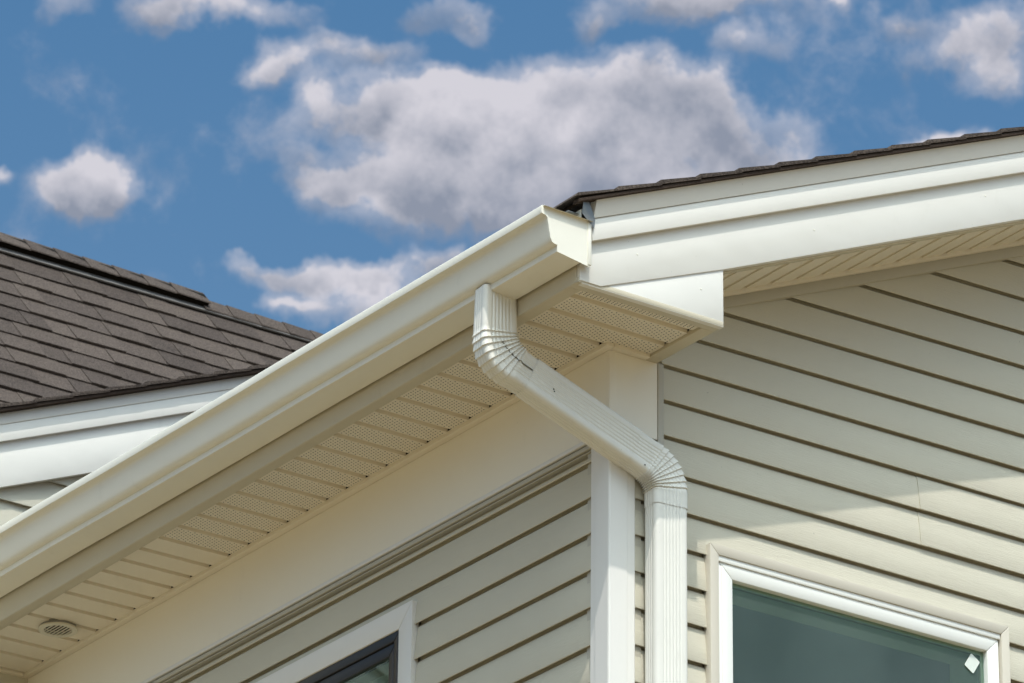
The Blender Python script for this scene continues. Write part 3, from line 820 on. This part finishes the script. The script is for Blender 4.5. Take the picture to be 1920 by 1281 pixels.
# big roof facing the camera, ridge along X
AL = radians(50)
br = empty('main_roof', (9.5, 17, 10.5), parent=rear)
d_ = pxdir(0, 500); t_ = 17.0/d_.y; PR = CAMPOS + d_*t_       # a point of the roof plane
sv_ = Vector((0, cos(AL), sin(AL))); nv = Vector((0, -sin(AL), cos(AL)))
def on_roof(px, py):
    d = pxdir(px, py); t = nv.dot(PR-CAMPOS)/nv.dot(d); return CAMPOS+d*t
ridge_pt = on_roof(0, 458)
RZ = ridge_pt.z; RYY = ridge_pt.y
def RP(x, s, n=0.):     # x along ridge, s distance down the slope from the ridge
    return Vector((x, RYY, RZ)) - sv_*s + nv*n
L = [RP(6.2, 0, -.01), RP(16, 0, -.01), RP(16, 3.4, -.01), RP(6.2, 3.4, -.01)]
mk('roof_deck', [tuple(p) for p in L]+[tuple(p-nv*.1) for p in L], [(0, 1, 2, 3), (7, 6, 5, 4), (0, 4, 5, 1), (1, 5, 6, 2), (2, 6, 7, 3), (3, 7, 4, 0)], M['shdark'], br)
# far side of the ridge
bk = [Vector((6.2, RYY, RZ)), Vector((16, RYY, RZ)), Vector((16, RYY+3, RZ-3.4)), Vector((6.2, RYY+3, RZ-3.4))]
mk('roof_deck', [tuple(p) for p in bk]+[tuple(p-Vector((0, 0, .1))) for p in bk], [(0, 1, 2, 3), (7, 6, 5, 4), (0, 4, 5, 1), (1, 5, 6, 2), (2, 6, 7, 3), (3, 7, 4, 0)], M['shdark'], br)
EXP = .1426
meshes = {}
def tab_mesh(w, raised):
    key = (round(w, 2), raised)
    if key in meshes: return meshes[key]
    t = .0095 if raised else .0050
    # local: x across, y = up slope, z = normal ; wedge that slips under the next course
    h = EXP*1.12; sk = .006
    v = [(0, 0, 0), (w, 0, 0), (w-.002, 0, t), (.002, 0, t), (0, h, .0), (w, h, .0), (w, h, t*.45), (0, h, t*.45)]
    v[2] = (w-.003, .001, t); v[3] = (.003, .001, t)
    f = [(0, 1, 2, 3), (3, 2, 6, 7), (0, 3, 7, 4), (1, 5, 6, 2), (4, 7, 6, 5), (0, 4, 5, 1)]
    me = bpy.data.meshes.new('shingle'); me.from_pydata(v, [], f); me.materials.append(M['shingle'])
    meshes[key] = me; return me
rm = Matrix((Vector((1, 0, 0)), sv_, nv)).transposed().to_4x4()
widths = [.12, .15, .18, .21, .25, .29]
cnt = 0
random.seed(21)
ncourse = 14
for c_ in range(ncourse):
    s = .125 + EXP*(c_+1) - .02
    xa = 8.95-c_*.075 - .25*random.random(); xb = 11.35 - c_*.20
    x = xa; up = bool(random.getrandbits(1))
    lo = .0060
    while x < xb and cnt < 298:
        w = random.choice(widths)
        me = tab_mesh(w, up)
        o = bpy.data.objects.new('shingle', me); COL.objects.link(o); o.parent = br
        mm = rm.copy(); mm.translation = RP(x, s, 0.) - wloc(br)
        # tilt a little so each course laps the next
        o.matrix_local = mm @ Matrix.Rotation(radians(-2.6), 4, 'X')
        cnt += 1; x += w; up = not up
# rest of the roof as one part
vv, ff = [], []
def tabs_stuff(xa, xb, s):
    x = xa
    while x < xb:
        w = random.choice(widths); t = .0095 if random.random() < .5 else .005
        P = [RP(x, s, 0), RP(x+w, s, 0), RP(x+w, s, t), RP(x, s, t), RP(x+w, s-EXP*1.1, .003), RP(x, s-EXP*1.1, .003)]
        b = len(vv); vv.extend(tuple(p) for p in P)
        ff.extend([(b, b+1, b+2, b+3), (b+3, b+2, b+4, b+5), (b, b+3, b+5), (b+1, b+4, b+2)]); x += w
for c_ in range(22):
    s = .105+EXP*(c_+1)
    if c_ < ncourse: tabs_stuff(6.3, 8.95-c_*.075-.25, s); tabs_stuff(11.40-c_*.20+.0, 15.9, s)
    else: tabs_stuff(6.3, 15.9, s)
q = mk('outer_shingles', vv, ff, M['shingle'], br); q['kind'] = 'stuff'
# flashing course line below the ridge, ridge vent, caps
XV = on_roof(379, 570).x                    # where the ridge vent ends
def slab(name, x0, x1, s0, s1, n0, n1, material, bevel=0):
    P = [RP(x0, s1, n0), RP(x0, s0, n0), RP(x0, s0, n1), RP(x0, s1, n1)]; Q = [RP(x1, s1, n0), RP(x1, s0, n0), RP(x1, s0, n1), RP(x1, s1, n1)]
    return prism(name, [tuple(p) for p in P], [tuple(p) for p in Q], material, br, bevel=bevel)
slab('ridge_flashing', 6.3, 15.9, .02, .098, .004, .0125, M['shpale'])
slab('ridge_vent', 6.3, XV, -.02, .060, .0126, .040, M['hole'])
x = 6.35; k = 0
while x < 12.6:
    on_vent = x+.05 < XV
    w = .152
    s1 = .070 if on_vent else .088
    n0 = .0405 if on_vent else .013
    x1 = min(x+w, XV+.02) if on_vent else x+w
    # cap bends over the ridge: front leaf and back leaf
    apex0 = Vector((x, RYY, RZ+n0*1.15+.014)); apex1 = Vector((x1+.028, RYY, RZ+n0*1.15+.008))
    f0, f1 = RP(x, s1, n0+.009), RP(x1+.028, s1-.004, n0+.003)
    b0, b1 = Vector((x, 2*RYY-f0.y, f0.z)), Vector((x1+.028, 2*RYY-f1.y, f1.z))
    t = .006
    V = [f0, apex0, b0, f1, apex1, b1]; V2 = [p-Vector((0, 0, t)) for p in V]
    mk('ridge_cap', [tuple(p) for p in V+V2], [(0, 3, 4, 1), (1, 4, 5, 2), (6, 7, 10, 9), (7, 8, 11, 10), (0, 1, 7, 6), (1, 2, 8, 7), (3, 9, 10, 4), (4, 10, 11, 5), (0, 6, 9, 3), (2, 5, 11, 8)], M['shingle'], br)
    x = x1 if on_vent and x1 < x+w else x+w; k += 1
# gable ends and body under the big roof so that it stands on the ground
strip_poly('rear_wall', [(6.4, 0), (15.8, 0), (15.8, RZ-2.7), (6.4, RZ-2.7)], RYY-2.0, RYY+2.4, M['sidej'], rear)
